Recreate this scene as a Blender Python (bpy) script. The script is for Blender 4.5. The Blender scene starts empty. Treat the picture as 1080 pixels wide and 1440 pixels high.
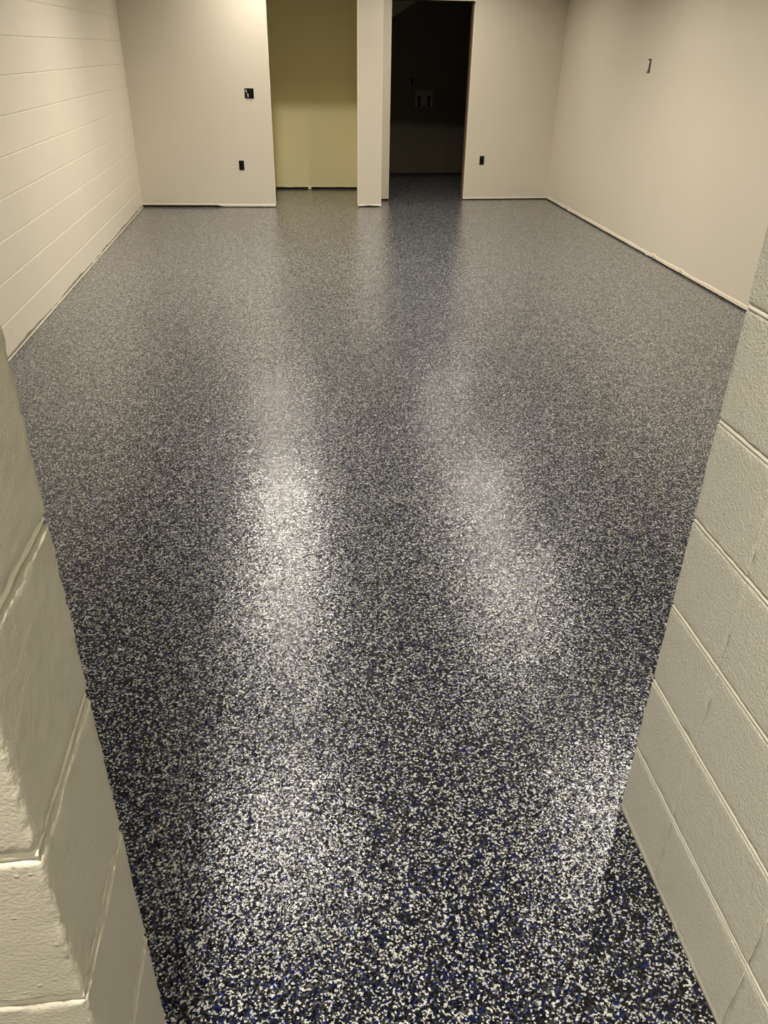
import bpy, bmesh, math, random
from mathutils import Vector, Matrix, noise
sc = bpy.context.scene
C = bpy.context.collection
rnd = random.Random(7)
COURSE = 0.2032
CEIL = 2.7

# ------------------------------------------------------------------ materials
def new_mat(name):
    m = bpy.data.materials.new(name); m.use_nodes = True
    nt = m.node_tree; b = nt.nodes['Principled BSDF']
    return m, nt, b
def N(nt, t, **kw):
    n = nt.nodes.new(t)
    for k, v in kw.items():
        if k in n.inputs: n.inputs[k].default_value = v
        else: setattr(n, k, v)
    return n
def S(r, g, b):
    f = lambda c: (c/255/12.92) if c/255 <= 0.04045 else ((c/255+0.055)/1.055)**2.4
    return (f(r), f(g), f(b), 1)
def plain(name, col, rough=0.5, metal=0.0, spec=0.5):
    m, nt, b = new_mat(name)
    tc = N(nt, 'ShaderNodeTexCoord'); nz = N(nt, 'ShaderNodeTexNoise', Scale=60.0, Detail=3.0)
    nt.links.new(tc.outputs['Object'], nz.inputs['Vector'])
    mx = N(nt, 'ShaderNodeMix', data_type='RGBA')
    mx.inputs[6].default_value = col; mx.inputs[7].default_value = tuple(c*0.8 for c in col[:3])+(1,)
    nt.links.new(nz.outputs['Fac'], mx.inputs[0]); nt.links.new(mx.outputs[2], b.inputs['Base Color'])
    b.inputs['Roughness'].default_value = rough; b.inputs['Metallic'].default_value = metal
    b.inputs['Specular IOR Level'].default_value = spec
    return m
def paint(name, col, rough=0.45, bump=0.15, scale=250.0, lumps=0.0, tex=0.0):
    """wall paint with roller stipple; lumps adds the coarse drips and pits of block"""
    m, nt, b = new_mat(name); L = nt.links.new
    tc = N(nt, 'ShaderNodeTexCoord')
    n1 = N(nt, 'ShaderNodeTexNoise', Scale=scale, Detail=4.0, Roughness=0.6)
    n2 = N(nt, 'ShaderNodeTexNoise', Scale=1.6, Detail=3.0)
    L(tc.outputs['Object'], n1.inputs['Vector']); L(tc.outputs['Object'], n2.inputs['Vector'])
    mx = N(nt, 'ShaderNodeMix', data_type='RGBA')
    mx.inputs[6].default_value = tuple(c*0.96 for c in col[:3])+(1,); mx.inputs[7].default_value = tuple(min(1, c*1.04) for c in col[:3])+(1,)
    L(n2.outputs['Fac'], mx.inputs[0]); L(mx.outputs[2], b.inputs['Base Color'])
    h = n1.outputs['Fac']
    if lumps:
        v = N(nt, 'ShaderNodeTexVoronoi', Scale=75.0); v.feature = 'F1'
        L(tc.outputs['Object'], v.inputs['Vector'])
        mr = N(nt, 'ShaderNodeMapRange'); mr.inputs['From Min'].default_value = 0.0; mr.inputs['From Max'].default_value = 0.22
        mr.inputs['To Min'].default_value = 1.0; mr.inputs['To Max'].default_value = 0.0
        L(v.outputs['Distance'], mr.inputs['Value'])
        # only some of the cells carry a lump
        sp = N(nt, 'ShaderNodeSeparateColor'); L(v.outputs['Color'], sp.inputs[0])
        gt = N(nt, 'ShaderNodeMath', operation='GREATER_THAN'); gt.inputs[1].default_value = 0.74; L(sp.outputs[0], gt.inputs[0])
        mu = N(nt, 'ShaderNodeMath', operation='MULTIPLY'); L(mr.outputs[0], mu.inputs[0]); L(gt.outputs[0], mu.inputs[1])
        mu2 = N(nt, 'ShaderNodeMath', operation='MULTIPLY_ADD'); mu2.inputs[1].default_value = lumps
        L(mu.outputs[0], mu2.inputs[0]); L(h, mu2.inputs[2])
        h = mu2.outputs[0]
    bp = N(nt, 'ShaderNodeBump', Strength=bump, Distance=0.002+0.003*(lumps > 0))
    L(h, bp.inputs['Height']); L(bp.outputs[0], b.inputs['Normal'])
    b.inputs['Roughness'].default_value = rough
    return m

M_wall = paint('greige_drywall_paint', S(222, 214, 196), 0.42, 0.10)
M_block = paint('painted_block_far', S(230, 222, 203), 0.40, 0.18, 120)
M_blockr = paint('painted_block_near', S(228, 226, 210), 0.30, 1.0, 240, 3.2)
M_blockl = paint('painted_block_shaded', S(188, 184, 168), 0.32, 0.24, 260, 2.2)  # same paint as the right blocks, weaker light put into a darker colour
M_mortar = paint('painted_mortar', S(226, 222, 206), 0.36, 0.12, 150)
M_niche = paint('olive_drywall', S(243, 233, 186), 0.5, 0.06)
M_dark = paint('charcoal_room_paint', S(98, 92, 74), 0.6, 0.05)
M_soff = paint('dull_soffit', S(176, 170, 132), 0.6, 0.05)
M_ceil = paint('ceiling_paint', S(150, 146, 138), 0.7, 0.1)
M_comp = paint('joint_compound', S(240, 230, 208), 0.6, 0.3, 90)
M_gap = plain('dark_sill', S(38, 28, 20), 0.8)
M_wood = plain('raw_stud_wood', S(118, 96, 78), 0.7)
M_black = plain('black_plastic', S(10, 10, 9), 0.5, 0.0, 0.2)
M_brown = plain('brown_box_plastic', S(70, 54, 40), 0.6)
M_steel = plain('galvanised_steel', S(190, 190, 188), 0.35, 1.0)
M_plate = plain('dimmed_white_plastic', S(150, 148, 140), 0.5)  # white plastic greyed: dimness of the dark room put into its colour
M_white = plain('white_plastic', S(232, 230, 222), 0.4)
M_copper = plain('copper_wire', S(190, 110, 60), 0.3, 1.0)
M_dirt = plain('dirty_block_foot', S(140, 132, 112), 0.8)

TILT_BASE = 0.30; TILT_COAT = 0.14
def floor_mat():
    m, nt, b = new_mat('vinyl_flake_epoxy'); L = nt.links.new
    tc = N(nt, 'ShaderNodeTexCoord')
    # warp so that the chips get torn outlines
    wn = N(nt, 'ShaderNodeTexNoise', Scale=160.0, Detail=2.0)
    L(tc.outputs['Object'], wn.inputs['Vector'])
    wa = N(nt, 'ShaderNodeVectorMath', operation='MULTIPLY_ADD'); wa.inputs[1].default_value = (0.006, 0.006, 0.0)
    L(wn.outputs['Color'], wa.inputs[0]); L(tc.outputs['Object'], wa.inputs[2])
    def chips(scale, off):
        mp = N(nt, 'ShaderNodeMapping'); mp.inputs['Location'].default_value = off
        mp.inputs['Rotation'].default_value = (0, 0, off[0])
        L(wa.outputs[0], mp.inputs['Vector'])
        v = N(nt, 'ShaderNodeTexVoronoi', Scale=scale, Randomness=1.0); v.voronoi_dimensions = '2D'; v.distance = 'CHEBYCHEV'
        L(mp.outputs[0], v.inputs['Vector'])
        sp = N(nt, 'ShaderNodeSeparateColor'); L(v.outputs['Color'], sp.inputs[0])
        return sp
    def ramp(fac, stops):
        r = N(nt, 'ShaderNodeValToRGB'); r.color_ramp.interpolation = 'CONSTANT'
        e = r.color_ramp.elements
        e[0].position = 0; e[0].color = stops[0][1]; e[1].position = stops[1][0]; e[1].color = stops[1][1]
        for p, c in stops[2:]:
            k = e.new(p); k.color = c
        L(fac, r.inputs[0]); return r
    cols = [(0, S(3, 3, 5)), (0.34, S(17, 19, 23)), (0.47, S(10, 24, 72)), (0.575, S(40, 42, 43)), (0.71, S(84, 86, 86)), (0.785, S(186, 187, 184)), (0.90, S(216, 215, 209)), (0.965, S(14, 34, 118))]
    a = chips(215.0, (0.0, 0, 0)); c = chips(310.0, (0.6, 3.3, 0))
    ra = ramp(a.outputs[0], cols); rc = ramp(c.outputs[0], cols)
    top = N(nt, 'ShaderNodeMath', operation='GREATER_THAN'); top.inputs[1].default_value = 0.55; L(c.outputs[1], top.inputs[0])
    mx = N(nt, 'ShaderNodeMix', data_type='RGBA'); L(top.outputs[0], mx.inputs[0]); L(ra.outputs[0], mx.inputs[6]); L(rc.outputs[0], mx.inputs[7])
    L(mx.outputs[2], b.inputs['Base Color'])
    b.inputs['Roughness'].default_value = 0.30
    b.inputs['Specular IOR Level'].default_value = 0.12
    # each chip lies at its own small tilt under the clear coat, which follows it in part
    fn = N(nt, 'ShaderNodeTexNoise', Scale=210.0, Detail=2.0); L(tc.outputs['Object'], fn.inputs['Vector'])
    geo = N(nt, 'ShaderNodeNewGeometry')
    def tilt(src, amt):
        sub = N(nt, 'ShaderNodeVectorMath', operation='SUBTRACT'); sub.inputs[1].default_value = (0.5, 0.5, 0.5); L(src, sub.inputs[0])
        mul = N(nt, 'ShaderNodeVectorMath', operation='MULTIPLY'); mul.inputs[1].default_value = (amt, amt, 0.0); L(sub.outputs[0], mul.inputs[0])
        ad = N(nt, 'ShaderNodeVectorMath', operation='ADD'); L(mul.outputs[0], ad.inputs[0]); L(geo.outputs['Normal'], ad.inputs[1])
        nn = N(nt, 'ShaderNodeVectorMath', operation='NORMALIZE'); L(ad.outputs[0], nn.inputs[0]); return nn
    cc = N(nt, 'ShaderNodeCombineColor'); L(a.outputs[1], cc.inputs[0]); L(c.outputs[2], cc.inputs[1])
    t1 = tilt(cc.outputs[0], TILT_BASE); L(t1.outputs[0], b.inputs['Normal'])
    t2 = tilt(cc.outputs[0], TILT_COAT)
    bc = N(nt, 'ShaderNodeBump', Strength=0.4, Distance=0.0008)
    L(fn.outputs['Fac'], bc.inputs['Height']); L(t2.outputs[0], bc.inputs['Normal']); L(bc.outputs[0], b.inputs['Coat Normal'])
    b.inputs['Coat Weight'].default_value = 0.85
    b.inputs['Coat Roughness'].default_value = 0.125
    b.inputs['Coat IOR'].default_value = 1.44
    return m
M_floor = floor_mat()

# ------------------------------------------------------------------ helpers
def link(name, bm, mat, parent=None, smooth=False, kind=None):
    me = bpy.data.meshes.new(name)
    bmesh.ops.recalc_face_normals(bm, faces=bm.faces[:])
    if smooth:
        for f in bm.faces: f.smooth = True
    bm.to_mesh(me); bm.free()
    mats = mat if isinstance(mat, (list, tuple)) else [mat]
    for k in mats: me.materials.append(k)
    o = bpy.data.objects.new(name, me); C.objects.link(o)
    if parent: o.parent = parent
    if kind: o['kind'] = kind
    return o
def box(bm, lo, hi, bevel=0.0, seg=2, mi=0):
    r = bmesh.ops.create_cube(bm, size=1.0)
    vs = r['verts']
    for v in vs:
        v.co = Vector([(lo[i]+hi[i])/2 + v.co[i]*(hi[i]-lo[i]) for i in range(3)])
    fs = {f for v in vs for f in v.link_faces}
    for f in fs: f.material_index = mi
    if bevel:
        es = list({e for v in vs for e in v.link_edges})
        bmesh.ops.bevel(bm, geom=es, offset=bevel, segments=seg, affect='EDGES', profile=0.5)
def frame(P, u, n):
    """matrix: local x along the wall, local y out of the wall, z up"""
    u = Vector(u).normalized(); n = Vector(n).normalized()
    M = Matrix.Identity(4)
    for i in range(3):
        M[i][0] = u[i]; M[i][1] = n[i]; M[i][2] = (0, 0, 1)[i]; M[i][3] = P[i]
    return M
def wallframe(P0, P1, side):
    """side +1: room lies to the left of P0->P1, -1: to the right"""
    u = (Vector(P1)-Vector(P0)).normalized(); n = Vector((-u.y, u.x, 0))*side
    return frame(P0, u, n), (Vector(P1)-Vector(P0)).length
def rounded_block(bm, lo, hi, r, cell, jit, seed, ry=None):
    """a concrete block face by face: a fine grid, edges rounded by r and roughened by jit"""
    lo = Vector(lo); hi = Vector(hi); rv = Vector((r, ry or r, r)); inner_lo = lo+rv; inner_hi = hi-rv
    def coords(a, b, r):
        n = max(1, round((b-a-2*r)/cell))
        return [a, a+r*0.3, a+r*0.65] + [a+r+(b-a-2*r)*i/n for i in range(n+1)] + [b-r*0.65, b-r*0.3, b]
    ax = [coords(lo[i], hi[i], rv[i]) for i in range(3)]
    cache = {}
    def V(p):
        k = tuple(round(c, 5) for c in p)
        if k in cache: return cache[k]
        p = Vector(p); q = Vector([min(max(p[i], inner_lo[i]), inner_hi[i]) for i in range(3)])
        d = Vector([(p[i]-q[i])/rv[i] for i in range(3)])
        if d.length > 1e-9: d.normalize()
        ln = 0.5*noise.noise(p*30+Vector((seed, 0, 0)))+noise.noise(p*110+Vector((0, seed, 0)))+0.7*noise.noise(p*260)
        edge = sum(1 for i in range(3) if abs(p[i]-q[i]) > 1e-6)
        amt = jit*(1.0 if edge >= 2 else 0.22)
        er = rv.copy()
        if abs(p.z-q.z) < 1e-7 and abs(p.y-q.y) > 1e-7: er.x = rv.y
        v = bm.verts.new(q+Vector([d[i]*(er[i]+amt*ln) for i in range(3)])+Vector((math.copysign(rv.x-er.x, d[0]) if abs(d[0]) > 1e-6 else 0, 0, 0))); cache[k] = v; return v
    for i in range(3):
        j, k = (i+1) % 3, (i+2) % 3
        for side in (ax[i][0], ax[i][-1]):
            for a in range(len(ax[j])-1):
                for b in range(len(ax[k])-1):
                    ps = []
                    for da, db in ((0, 0), (1, 0), (1, 1), (0, 1)):
                        p = [0, 0, 0]; p[i] = side; p[j] = ax[j][a+da]; p[k] = ax[k][b+db]; ps.append(V(p))
                    try: bm.faces.new(ps)
                    except ValueError: pass

# ------------------------------------------------------------------ floor and ceiling
bm = bmesh.new(); box(bm, (-2.2, -2.2, -0.1), (3.9, 12.7, 0.0)); link('floor', bm, M_floor, kind='structure')
bm = bmesh.new(); box(bm, (-2.2, -2.2, CEIL), (3.9, 12.7, CEIL+0.1)); link('ceiling', bm, M_ceil, kind='structure')

# ------------------------------------------------------------------ left wall: painted block, long room side
BLc = Vector((-1.664, 9.634, 0)); LBc = Vector((-1.640, 0.61, 0))
M, Ln = wallframe((-1.6395, 0.45, 0), (-1.664, 9.76, 0), -1)
bm = bmesh.new()
box(bm, (0, -0.19, 0.0), (Ln, -0.0032, CEIL), mi=1)
z0 = -0.016
for k in range(0, 14):
    za = max(0.010, z0+k*COURSE+0.0045); zb = min(CEIL, z0+(k+1)*COURSE-0.0045)
    x = -0.2 + (0.2032 if k % 2 else 0)
    while x < Ln:
        a = max(0, x); b = min(Ln, x+0.4064)
        if b-a > 0.02:
            d = rnd.uniform(-0.0003, 0.0003)
            box(bm, (a, -0.10, za), (b, d, zb), 0.0006, 1)
        x += 0.4064
o = link('wall_left', bm, [M_block, M_mortar], kind='structure'); o.matrix_world = M
# scraped foot of the left wall: chipped paint edge and thin coved lip
def strip(name, P0, P1, side, zl, zh, th, amp, mat, step=0.012, seed=0, hscale=9.0, back=0.0, events=()):
    """ragged strip of torn tape and compound along the foot of a wall"""
    M, Ln = wallframe(P0, P1, side)
    bm = bmesh.new(); n = max(2, int(Ln/step)); prev = None
    for i in range(n+1):
        x = Ln*i/n
        nl = noise.noise(Vector((x*hscale, seed, 0)))+0.5*noise.noise(Vector((x*hscale*4, seed, 5)))
        nh = noise.noise(Vector((x*hscale*0.6, seed, 9)))+0.5*noise.noise(Vector((x*hscale*3, seed, 13)))
        lo = max(0.0015, zl+amp[0]*nl); hi = zh+amp[1]*nh
        t = th*(1+0.4*nh)
        for (ex, ew, dlo, dhi) in events:
            if abs(x-ex) < ew:
                f = 1-abs(x-ex)/ew; lo = max(0.0015, lo+dlo*f); hi += dhi*f
        ring = [bm.verts.new((x, back, lo)), bm.verts.new((x, t, lo)), bm.verts.new((x, t, hi-min(0.004, (hi-lo)*0.3))), bm.verts.new((x, back, hi))]
        if prev:
            for a in range(4):
                b = (a+1) % 4
                bm.faces.new((prev[a], prev[b], ring[b], ring[a]))
        else: bm.faces.new(ring)
        prev = ring
    bm.faces.new(prev[::-1])
    o = link(name, bm, mat, kind='structure'); o.matrix_world = M
    return o
strip('trim_1', (-1.6397, 0.62, 0), (-1.664, 9.62, 0), -1, 0.002, 0.022, 0.003, (0, 0.022), M_dirt, 0.02, 3, 2.5)
strip('trim_2', (-1.6395+0.004, 0.62, 0), (-1.664+0.004, 9.62, 0), -1, 0.0015, 0.009, 0.004, (0, 0.003), M_block, 0.02, 8, 3.0)

# ------------------------------------------------------------------ drywall walls
def drywall(name, P0, P1, side, z1=CEIL, th=0.12, foot=0.013, mat=None, z0=None, sill=True, back=0.012):
    """sheet hung a little above the floor, with the recessed dark sill behind its foot"""
    M, Ln = wallframe(P0, P1, side)
    bm = bmesh.new()
    box(bm, (0, -th, foot if z0 is None else z0), (Ln, 0, z1))
    if sill and z0 is None:
        box(bm, (0.002, -th+back, 0), (Ln-0.002, -back, foot+0.001), mi=1)
    o = link(name, bm, [mat or M_wall, M_gap], kind='structure'); o.matrix_world = M
    return o
# right wall
PR0 = (3.2275, 1.05, 0); PR1 = (3.183, 10.137, 0)
drywall('wall_right', PR0, PR1, 1, foot=0.012)
strip('trim_3', (3.2275-0.0007, 1.25, 0), (3.1832, 10.08, 0), 1, 0.013, 0.040, 0.0035, (0.003, 0.007), M_comp, 0.012, 21, 5.0,
      events=[(5.60, 0.05, 0.025, 0.012), (5.75, 0.03, -0.008, 0.0), (5.05, 0.03, 0.022, 0.015), (8.55, 0.25, 0.012, 0.0), (8.0, 0.03, -0.01, 0.015)])
# back wall, right of the doorway, with its header
def yb(x): return 10.05+(x-1.183)*0.0435
drywall('wall_back_right', (2.112, yb(2.112), 0), (3.31, yb(3.31), 0), -1)
o = bpy.data.objects['wall_back_right']
strip('trim_4', (2.112, yb(2.112), 0), (3.18, yb(3.18), 0), -1, 0.012, 0.028, 0.003, (0.001, 0.002), M_comp, 0.02, 31)
drywall('wall_back_door_side', (1.0, yb(1.0), 0), (1.183, yb(1.183), 0), -1, foot=0.02)
drywall('wall_back_header', (1.183, yb(1.183), 0), (2.112, yb(2.112), 0), -1, z0=2.062)
# back wall, left section with the opening to the niche
drywall('wall_back_left', (-1.78, 9.637, 0), (-0.168, 9.591, 0), -1, foot=0.020)
strip('trim_5', (-1.66, 9.634, 0), (-0.60-0.22, 9.610, 0), -1, 0.026, 0.038, 0.003, (0.002, 0.003), M_comp, 0.015, 41)
strip('trim_6', (-0.83, 9.610, 0), (-0.169, 9.591, 0), -1, 0.009, 0.034, 0.004, (0.002, 0.002), M_comp, 0.012, 43, events=[(0.0, 0.06, 0.014, 0)])
drywall('wall_niche_header', (-0.168, 9.591, 0), (0.778, 9.600, 0), -1, z0=2.13)
# raw board edges of the two openings: thin ragged paper lips
def lip(name, x, y, z0, z1, w, d, mat, seed, amp=0.0035):
    bm = bmesh.new(); n = int((z1-z0)/0.025); prev = None
    for i in range(n+1):
        z = z0+(z1-z0)*i/n
        a = amp*(noise.noise(Vector((z*7, seed, 0)))+0.7*noise.noise(Vector((z*31, seed, 2))))
        sgn = 1 if w > 0 else -1
        x1 = x+w+sgn*abs(a)
        ring = [bm.verts.new(p) for p in ((x, y-d, z), (x1, y-d, z), (x1, y+0.012, z), (x, y+0.012, z))]
        if prev:
            for k in range(4): bm.faces.new((prev[k], prev[(k+1) % 4], ring[(k+1) % 4], ring[k]))
        else: bm.faces.new(ring)
        prev = ring
    bm.faces.new(prev[::-1])
    return link(name, bm, mat, kind='structure')
lip('trim_7', -0.172, 9.591, 0.022, 2.13, 0.007, 0.003, M_comp, 51)
lip('trim_8', 0.785, 9.600, 0.03, 2.13, -0.010, 0.002, M_comp, 53)
lip('trim_9', 1.177, yb(1.183), 0.02, 2.06, 0.009, 0.002, M_comp, 57, 0.002)
lip('trim_10', 2.122, yb(2.112), 0.013, 2.06, -0.010, 0.002, M_comp, 59, 0.003)
# door head edge
bm = bmesh.new(); box(bm, (1.183, yb(1.6)-0.024, 2.054), (2.112, yb(1.6)+0.02, 2.064)); link('trim_11', bm, M_comp, kind='structure')
# brown stud jamb on the right of the doorway, full depth of the partition
bm = bmesh.new(); box(bm, (2.098, yb(2.1)+0.012, 0.0), (2.113, yb(2.1)+0.100, 2.062)); link('trim_12', bm, M_wood, kind='structure')
bm = bmesh.new(); box(bm, (1.183, yb(1.6)+0.012, 2.046), (2.098, yb(1.6)+0.130, 2.062)); link('trim_13', bm, M_gap, kind='structure')

# pillar between the openings
bm = bmesh.new()
box(bm, (0.778, 9.600, 0.020), (1.048, 9.72, CEIL)); box(bm, (0.90, 9.72, 0.020), (1.048, 11.05, CEIL))
box(bm, (0.790, 9.612, 0.0), (1.036, 9.705, 0.021), mi=1); box(bm, (0.91, 9.705, 0.0), (1.036, 11.0, 0.021), mi=1)
link('wall_pillar', bm, [M_wall, M_gap], kind='structure')
strip('trim_14', (0.776, 9.600, 0), (1.050, 9.600, 0), -1, 0.010, 0.026, 0.004, (0.003, 0.002), M_comp, 0.012, 61, 12.0, events=[(0.135, 0.13, 0.007, 0.0)])

# niche: olive painted recess
drywall('wall_niche_back', (-0.30, 10.947, 0), (0.893, 10.947, 0), -1, foot=0.030, mat=M_niche)
strip('trim_15', (-0.175, 10.947, 0), (0.893, 10.947, 0), -1, 0.026, 0.036, 0.004, (0.004, 0.001), M_niche, 0.012, 71, 9.0)
drywall('wall_niche_left', (-0.176, 9.70, 0), (-0.176, 10.947, 0), -1, mat=M_niche)
bm = bmesh.new(); box(bm, (0.894, 9.722, 0.02), (0.90, 10.947, CEIL)); link('wall_niche_right', bm, M_niche, kind='structure')

# dark room behind the doorway
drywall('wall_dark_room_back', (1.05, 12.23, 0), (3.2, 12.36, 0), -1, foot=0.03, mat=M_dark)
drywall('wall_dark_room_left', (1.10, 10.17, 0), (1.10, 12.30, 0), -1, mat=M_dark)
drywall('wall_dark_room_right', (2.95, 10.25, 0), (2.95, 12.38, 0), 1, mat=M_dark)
# sloped soffit high in its left corner
bm = bmesh.new()
pts = [(1.10, 1.75), (1.95, 2.245), (2.35, CEIL), (1.10, CEIL)]
f = [bm.verts.new((x, 12.12, z)) for x, z in pts]; g = [bm.verts.new((x, 12.31, z)) for x, z in pts]
bm.faces.new(f); bm.faces.new(g[::-1])
for i in range(4): bm.faces.new((f[i], g[i], g[(i+1) % 4], f[(i+1) % 4]))
link('wall_dark_room_soffit', bm, M_soff, kind='structure')

# ------------------------------------------------------------------ foreground block walls
# right: end of the front wall and the corridor side towards the camera
XR = 0.736; YE = 1.202
bm = bmesh.new(); core = bmesh.new()
joints = [YE, 1.002, 0.697, 0.392, 0.087, -0.218, -0.523, -0.93, -1.34, -1.75, -2.1]
for k in range(13):
    za = 0.004 if k == 0 else k*COURSE+0.005
    zb = min((k+1)*COURSE-0.005, CEIL)
    for j in range(len(joints)-1):
        ya = joints[j+1]+0.0011; yb_ = joints[j]-(0.0011 if j else 0)
        near = (j < 3 and k < 8)
        dx = rnd.uniform(-0.0006, 0.0006)
        if near: rounded_block(bm, (XR+dx, ya, za), (XR+0.19, yb_, zb), 0.005, 0.012, 0.0012, k*7+j, 0.0005 if j else 0.0025)
        else: box(bm, (XR+dx, ya, za), (XR+0.19, yb_, zb), 0.004, 2)
# joint core: slightly recessed and gently concave on the room side
box(core, (XR+0.0045, -2.1, 0), (XR+0.186, YE-0.0045, CEIL), 0.003, 1)
for f_ in core.faces: f_.material_index = 0
# flush head joints
for j in range(1, 5):
    for k in range(0, 9):
        box(core, (XR+0.0014, joints[j]-0.0022, k*COURSE+0.007), (XR+0.02, joints[j]+0.0022, (k+1)*COURSE-0.007))
# tooled bead in every bed joint
for k in range(1, 13):
    z = k*COURSE; prev = None
    n = 130
    for i in range(n+1):
        y = YE-0.003-(YE+0.6)*i/n
        w = 0.0036+0.0012*noise.noise(Vector((y*17, k*3.1, 0)))
        d = 0.0012+0.0012*noise.noise(Vector((y*23, k*5.7, 4)))
        ring = [core.verts.new(p) for p in ((XR+0.0065, y, z+w+0.002), (XR+0.0045, y, z+w*0.75), (XR+d*0.6, y, z+w*0.1), (XR-0.0004+d*0.6, y, z-w*0.6), (XR+0.004, y, z-w-0.0025))]
        if prev:
            for a in range(4): core.faces.new((prev[a], prev[a+1], ring[a+1], ring[a]))
        prev = ring
me_core = bpy.data.meshes.new('tmp'); core.to_mesh(me_core); core.free()
off = len(bm.faces); bm.from_mesh(me_core); bm.faces.ensure_lookup_table()
for f_ in bm.faces[off:]: f_.material_index = 1
bpy.data.meshes.remove(me_core)
o = link('wall_corridor_right', bm, [M_blockr, M_mortar], kind='structure')
for p in o.data.polygons: p.use_smooth = True
# coved foot of that wall
bm = bmesh.new(); prev = None
for i in range(161):
    y = YE-0.002-i*0.02
    w = 0.004+0.001*noise.noise(Vector((y*9, 0, 0)))
    ring = [bm.verts.new(p) for p in ((XR+0.004, y, 0.016), (XR-0.0005, y, 0.012), (XR-w*0.55, y, 0.004), (XR-w, y, 0.0005), (XR+0.004, y, 0.0005))]
    if prev:
        for a in range(5): bm.faces.new((prev[a], prev[(a+1) % 5], ring[(a+1) % 5], ring[a]))
    else: bm.faces.new(ring)
    prev = ring
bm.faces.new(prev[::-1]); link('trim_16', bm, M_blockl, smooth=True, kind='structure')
# front wall of the room running right from the corner
bm = bmesh.new()
box(bm, (XR+0.19, 1.0, 0), (3.4, 1.198, CEIL), mi=1)
for k in range(13):
    x = XR+0.192-(0.2 if k % 2 else 0)
    while x < 3.35:
        a = max(x, XR+0.192)
        box(bm, (a+0.001, 1.05, k*COURSE+0.005), (min(x+0.4044, 3.4), 1.202, (k+1)*COURSE-0.005), 0.003, 1)
        x += 0.4064
link('wall_front_right', bm, [M_blockr, M_mortar], kind='structure')

# left: stub end of the front wall (two courses of depth: one block thick)
XL = -0.2195; YN = 0.420; YF = 0.608
bm = bmesh.new(); core = bmesh.new()
box(core, (-1.9, YN+0.006, 0), (XL-0.005, YF-0.005, CEIL))
for k in range(13):
    za = 0.004 if k == 0 else k*COURSE+0.0048
    zb = min((k+1)*COURSE-0.0048, CEIL)
    xs = [XL, XL-0.400, XL-0.806, XL-1.212, -1.9] if k % 2 else [XL, XL-0.197, XL-0.603, XL-1.009, -1.9]
    xs = [XL, XL-0.400, XL-0.806, XL-1.212, -1.9]
    for j in range(4):
        a, b = xs[j+1]+0.001, xs[j]-(0.001 if j else 0)
        if j == 0 and k < 9: rounded_block(bm, (a, YN, za), (b, YF, zb), 0.006, 0.007, 0.0018, 100+k*3)
        else: box(bm, (a, YN, za), (b, YF, zb), 0.005, 2)
for k in range(1, 13):
    z = k*COURSE
    # bead on the jamb face
    prev = None
    for i in range(41):
        y = YN+0.004+(YF-YN-0.008)*i/40
        w = 0.0032+0.0012*noise.noise(Vector((y*37, k*3.1, 0))); d = 0.0012+0.0012*noise.noise(Vector((y*41, k*5.7, 4)))
        ring = [core.verts.new(p) for p in ((XL-0.006, y, z+w+0.0015), (XL-0.003, y, z+w), (XL-0.0005-d, y, z), (XL-0.002-d, y, z-w), (XL-0.006, y, z-w-0.002))]
        if prev:
            for a in range(4): core.faces.new((prev[a], prev[a+1], ring[a+1], ring[a]))
        prev = ring
    prev = None
    for i in range(61):
        x = XL-0.001-0.6*i/60
        w = 0.0036+0.0010*noise.noise(Vector((x*27, k*3.1, 0))); d = 0.0025+0.001*noise.noise(Vector((x*31, k*5.7, 4)))
        ring = [core.verts.new(p) for p in ((x, YN+0.007, z+w+0.0015), (x, YN+0.004, z+w), (x, YN+d, z), (x, YN+d, z-w), (x, YN+0.007, z-w-0.002))]
        if prev:
            for a in range(4): core.faces.new((prev[a], prev[a+1], ring[a+1], ring[a]))
        prev = ring
me_core = bpy.data.meshes.new('tmp'); core.to_mesh(me_core); core.free()
off = len(bm.faces); bm.from_mesh(me_core); bm.faces.ensure_lookup_table()
for f_ in bm.faces[off:]: f_.material_index = 1
bpy.data.meshes.remove(me_core)
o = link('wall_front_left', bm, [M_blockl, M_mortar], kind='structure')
for p in o.data.polygons: p.use_smooth = True

# corridor behind the camera
drywall('wall_corridor_left', (-1.62, -2.1, 0), (-1.62, 0.418, 0), -1)
drywall('wall_corridor_back', (-1.74, -1.95, 0), (0.736, -1.95, 0), 1)

# ------------------------------------------------------------------ electrical things
def empty(name, M, label, cat, group=None):
    o = bpy.data.objects.new(name, None); C.objects.link(o); o.matrix_world = M; o.empty_display_size = 0.1
    o['label'] = label; o['category'] = cat
    if group: o['group'] = group
    return o
def cut_rim(w, h, t, r):
    """open box rim: four sides standing w x h outside, wall thickness t, from y=-d to y=r"""
    bm = bmesh.new(); y0, y1 = r
    for lo, hi in (((-w/2, y0, -h/2), (-w/2+t, y1, h/2)), ((w/2-t, y0, -h/2), (w/2, y1, h/2)), ((-w/2+t, y0, h/2-t), (w/2-t, y1, h/2)), ((-w/2+t, y0, -h/2), (w/2-t, y1, -h/2+t))):
        box(bm, lo, hi)
    return bm
def tube(bm, pts, r, n=8):
    prev = None
    for i, p in enumerate(pts):
        p = Vector(p); d = (Vector(pts[min(i+1, len(pts)-1)])-Vector(pts[max(i-1, 0)])).normalized()
        a = d.orthogonal().normalized(); b = d.cross(a)
        ring = [bm.verts.new(p+a*r*math.cos(2*math.pi*k/n)+b*r*math.sin(2*math.pi*k/n)) for k in range(n)]
        if prev:
            for k in range(n): bm.faces.new((prev[k], prev[(k+1) % n], ring[(k+1) % n], ring[k]))
        else: bm.faces.new(ring[::-1])
        prev = ring
    bm.faces.new(prev)
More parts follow.
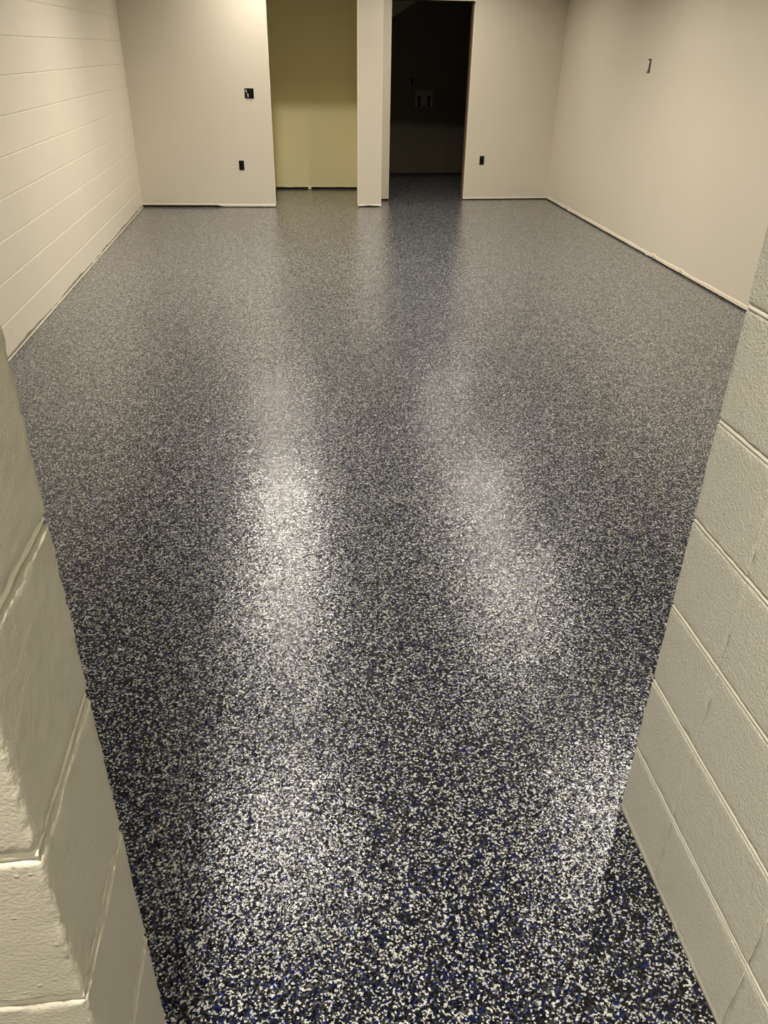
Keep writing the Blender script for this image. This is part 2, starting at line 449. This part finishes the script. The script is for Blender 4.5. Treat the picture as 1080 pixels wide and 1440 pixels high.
# receptacle without cover plate
def receptacle(M, label):
    t = empty('electrical_outlet', M, label, 'outlet')
    bm = cut_rim(0.056, 0.098, 0.003, (-0.004, 0.002)); box(bm, (-0.026, -0.003, -0.047), (0.026, 0.0012, 0.047))
    link('outlet_box', bm, M_black, t)
    bm = bmesh.new(); box(bm, (-0.008, 0.001, -0.050), (0.008, 0.0035, 0.050), 0.001, 1); link('mounting_strap', bm, M_black, t)
    for s in (-1, 1):
        bm = bmesh.new(); bmesh.ops.create_cone(bm, cap_ends=True, segments=20, radius1=0.017, radius2=0.016, depth=0.008)
        for v in bm.verts:
            v.co = Vector((v.co.x, v.co.z+0.006, max(-0.0135, min(0.0135, v.co.y))+s*0.0195))
        f = link('receptacle_face', bm, M_black, t)
        bm = bmesh.new()
        for sx in (-0.006, 0.006): box(bm, (sx-0.001, 0.0095, s*0.0195-0.001), (sx+0.001, 0.0104, s*0.0195+0.007))
        box(bm, (-0.002, 0.0095, s*0.0195-0.008), (0.002, 0.0104, s*0.0195-0.004))
        link('contact_slot', bm, M_gap, f)
    for s in (-1, 1):
        bm = bmesh.new(); bmesh.ops.create_cone(bm, cap_ends=True, segments=12, radius1=0.003, radius2=0.0025, depth=0.003)
        for v in bm.verts: v.co = Vector((v.co.x, v.co.z+0.005, v.co.y+s*0.041))
        link('screw', bm, M_steel, t)
    return t
ub = Vector((1, -0.0285, 0)).normalized(); nb = Vector((-0.0285, -1, 0)).normalized()
def back_left_pt(x, z): return (x, 9.591-0.0285*(x+0.168), z)
receptacle(frame(back_left_pt(-0.524, 0.441), ub, nb), 'bare black outlet low on the back wall left of the yellow niche')
ub2 = Vector((1, 0.0435, 0)).normalized(); nb2 = Vector((0.0435, -1, 0)).normalized()
receptacle(frame((2.318, yb(2.318), 0.446), ub2, nb2), 'bare black outlet low on the wall right of the dark doorway')
# square junction box with wire ends
t = empty('junction_box', frame(back_left_pt(-0.390, 1.152), ub, nb), 'open square black junction box with wire ends, high on the back wall', 'junction box')
bm = cut_rim(0.096, 0.096, 0.003, (-0.002, 0.004)); box(bm, (-0.046, -0.001, -0.046), (0.046, 0.0005, 0.046)); link('box_body', bm, M_black, t)
for pts, mt in (([(-0.034, 0.002, 0.034), (-0.030, 0.012, 0.024), (-0.026, 0.014, 0.012), (-0.028, 0.008, 0.004)], M_white),
                ([(-0.016, 0.002, -0.004), (-0.013, 0.012, -0.018), (-0.012, 0.015, -0.030), (-0.016, 0.010, -0.044)], M_white),
                ([(0.012, 0.002, -0.020), (0.016, 0.012, -0.034), (0.022, 0.012, -0.046)], M_black),
                ([(0.004, 0.002, 0.030), (0.012, 0.012, 0.016), (0.008, 0.014, 0.0)], M_black)):
    bm = bmesh.new(); tube(bm, pts, 0.0042); w = link('wire', bm, mt, t, smooth=True)
    bm = bmesh.new(); e = Vector(pts[-1]); tube(bm, [e, e+Vector((0.001, 0.001, -0.007))], 0.0016); link('bare_end', bm, M_copper, w)
# tall single box in the right wall
xr = 3.2275-(7.635-1.05)*(0.0445/9.087)
un = Vector((-0.0049, 1, 0)).normalized(); nn = Vector((-1, -0.0049, 0)).normalized()
t = empty('wall_box', frame((xr, 7.635, 1.490), un, nn), 'tall narrow open electrical box high on the right wall', 'electrical box')
bm = cut_rim(0.060, 0.108, 0.004, (-0.002, 0.003)); link('box_rim', bm, M_brown, t)
bm = bmesh.new(); box(bm, (-0.026, -0.001, -0.050), (0.026, 0.0008, 0.050)); link('box_back', bm, M_brown, t)
bm = bmesh.new(); tube(bm, [(0.0, 0.003, 0.040), (0.003, 0.008, 0.015), (-0.002, 0.009, -0.015), (0.002, 0.005, -0.048)], 0.009); link('cable', bm, M_white, t, smooth=True)
# washer outlet box in the dark room
ud = Vector((1, 0.0605, 0)).normalized(); nd = Vector((0.0605, -1, 0)).normalized()
def dk(x, z): return (x, 12.23+(x-1.05)*0.0605, z)
t = empty('plumbing_box', frame(dk(1.925, 0.995), ud, nd), 'pale plumbing supply box with two valves on the dark room wall', 'plumbing box')
bm = bmesh.new(); box(bm, (-0.125, 0, -0.10), (0.125, 0.006, 0.10), 0.002, 1); link('backplate', bm, M_plate, t)
bm = cut_rim(0.25, 0.20, 0.012, (0.0, 0.016)); link('frame', bm, M_plate, t)
for s in (-1, 1):
    bm = bmesh.new(); tube(bm, [(s*0.068, 0.014, -0.095), (s*0.068, 0.014, -0.02), (s*0.068, 0.014, 0.03)], 0.016, 12); v = link('valve', bm, M_black, t, smooth=True)
    bm = bmesh.new(); box(bm, (s*0.068-0.030, 0.026, 0.012), (s*0.068+0.030, 0.034, 0.034), 0.004, 2); link('valve_handle', bm, M_black, v)
t = empty('outlet_box', frame(dk(1.715, 1.205), ud, nd), 'small open box with pale wires above the plumbing box in the dark room', 'electrical box')
bm = cut_rim(0.10, 0.075, 0.003, (0, 0.004)); box(bm, (-0.048, 0, -0.035), (0.048, 0.0012, 0.035)); link('box_body', bm, M_black, t)
for sx in (-0.028, 0.005):
    bm = bmesh.new(); tube(bm, [(sx, 0.003, 0.030), (sx+0.004, 0.012, 0.0), (sx, 0.004, -0.030)], 0.007); link('wire', bm, M_white, t, smooth=True)

# ------------------------------------------------------------------ debris left by the floor crew
def crumb(name, P, s, mat, label, seed):
    bm = bmesh.new(); bmesh.ops.create_icosphere(bm, subdivisions=3, radius=1)
    for v in bm.verts:
        k = 1+0.45*noise.noise(v.co*1.7+Vector((seed, 0, 0)))+0.2*noise.noise(v.co*5)
        v.co = Vector((v.co.x*s[0], v.co.y*s[1], v.co.z*s[2]))*k
    zmin = min(v.co.z for v in bm.verts)
    for v in bm.verts: v.co.z -= zmin
    o = link(name, bm, mat); o.location = P; o['label'] = label; o['category'] = 'debris'
    return o
crumb('plaster_crumb', (0.256, 10.930, 0.0), (0.026, 0.010, 0.012), M_comp, 'pale lump of plaster at the foot of the yellow niche wall', 3)

# ------------------------------------------------------------------ lights
def downlight(x, y, power, label, z=CEIL, first=None, spread=142, r=0.045):
    """recessed round ceiling lamp: trim ring, baffle and lens"""
    root = bpy.data.objects.new('recessed_downlight', None); C.objects.link(root); root.location = (x, y, z); root.empty_display_size = 0.1
    root['label'] = label; root['category'] = 'ceiling light'; root['group'] = 'recessed ceiling downlights'
    if first is None:
        bm = bmesh.new(); n = 40; prof = [(0.078, -0.004), (0.080, -0.010), (0.098, -0.008), (0.102, -0.0005), (0.078, -0.0005)]
        rings = [[bm.verts.new((pr*math.cos(2*math.pi*i/n), pr*math.sin(2*math.pi*i/n), pz)) for i in range(n)] for pr, pz in prof]
        for a in range(len(prof)):
            R0 = rings[a]; R1 = rings[(a+1) % len(prof)]
            for i in range(n): bm.faces.new((R0[i], R0[(i+1) % n], R1[(i+1) % n], R1[i]))
        link('trim_ring', bm, M_white, root, smooth=True)
        bm = bmesh.new(); bmesh.ops.create_cone(bm, cap_ends=True, segments=40, radius1=0.077, radius2=0.077, depth=0.002)
        for v in bm.verts: v.co.z -= 0.002
        link('lens', bm, M_lens, root)
    else:
        for ch in first.children:
            c = ch.copy(); c.parent = root; C.objects.link(c)
    ld = bpy.data.lights.new('downlight', 'AREA'); ld.shape = 'DISK'; ld.size = 2*r; ld.energy = power; ld.color = (1.0, 0.95, 0.87) if y < 0 else (1.0, 0.928, 0.815)
    ld.spread = math.radians(spread)
    lo = bpy.data.objects.new('downlight_lamp', ld); C.objects.link(lo); lo.location = (x, y, z-0.012)
    return root
M_lens, nt, b = new_mat('lit_lens'); b.inputs['Emission Color'].default_value = (1, 0.88, 0.7, 1); b.inputs['Emission Strength'].default_value = 3.0
P = 52
first = downlight(-0.18, 8.95, P*0.45, 'round ceiling downlight in front of the niche')
for x, y, p, lb in ((1.85, 9.03, P*0.42, 'round ceiling downlight in front of the dark doorway'),
                    (-0.18, 6.70, P*1.0, 'second round ceiling downlight from the niche, block wall side'),
                    (1.85, 6.80, P*0.58, 'second round ceiling downlight from the dark doorway, drywall side'),
                    (-0.18, 5.00, P*0.36, 'third round ceiling downlight from the niche, block wall side'),
                    (1.85, 5.20, P*0.42, 'third round ceiling downlight from the dark doorway, drywall side'),
                    (-0.18, 3.20, P*0.33, 'round ceiling downlight inside the entrance on the block wall side'),
                    (1.90, 3.15, P*0.37, 'round ceiling downlight inside the entrance on the drywall side'),
                    (-0.20, 0.08, P*0.88, 'round ceiling downlight in the corridor just before the opening'),
                    (0.05, -1.05, P*0.16, 'added fill downlight in the corridor, further from the opening')):  # last one is an added fill, softening the corridor light
    downlight(x, y, p, lb, first=first)

# world: unlit
w = bpy.data.worlds.new('World'); sc.world = w; w.use_nodes = True
w.node_tree.nodes['Background'].inputs[0].default_value = (0.9, 0.85, 0.75, 1); w.node_tree.nodes['Background'].inputs[1].default_value = 0.0

# ------------------------------------------------------------------ camera
cd = bpy.data.cameras.new('Camera'); cam = bpy.data.objects.new('Camera', cd); C.objects.link(cam)
cd.sensor_fit = 'HORIZONTAL'; cd.sensor_width = 36.0; cd.lens = 1099.84/1080*36
cd.clip_start = 0.02
r2 = (0.99387019, -0.10942226, 0.01577381); d2 = (-0.04211349, -0.50664775, -0.86112398); fw = (0.1022179, 0.85518116, -0.50815025)
Mc = Matrix.Identity(4)
for i in range(3):
    Mc[i][0] = r2[i]; Mc[i][1] = -d2[i]; Mc[i][2] = -fw[i]
Mc[2][3] = 1.5705
cam.matrix_world = Mc
sc.camera = cam
sc.view_settings.view_transform = 'Standard'; sc.view_settings.look = 'None'
sc.view_settings.gamma = 1.0; sc.view_settings.use_curve_mapping = False
sc.view_settings.exposure = 0.0
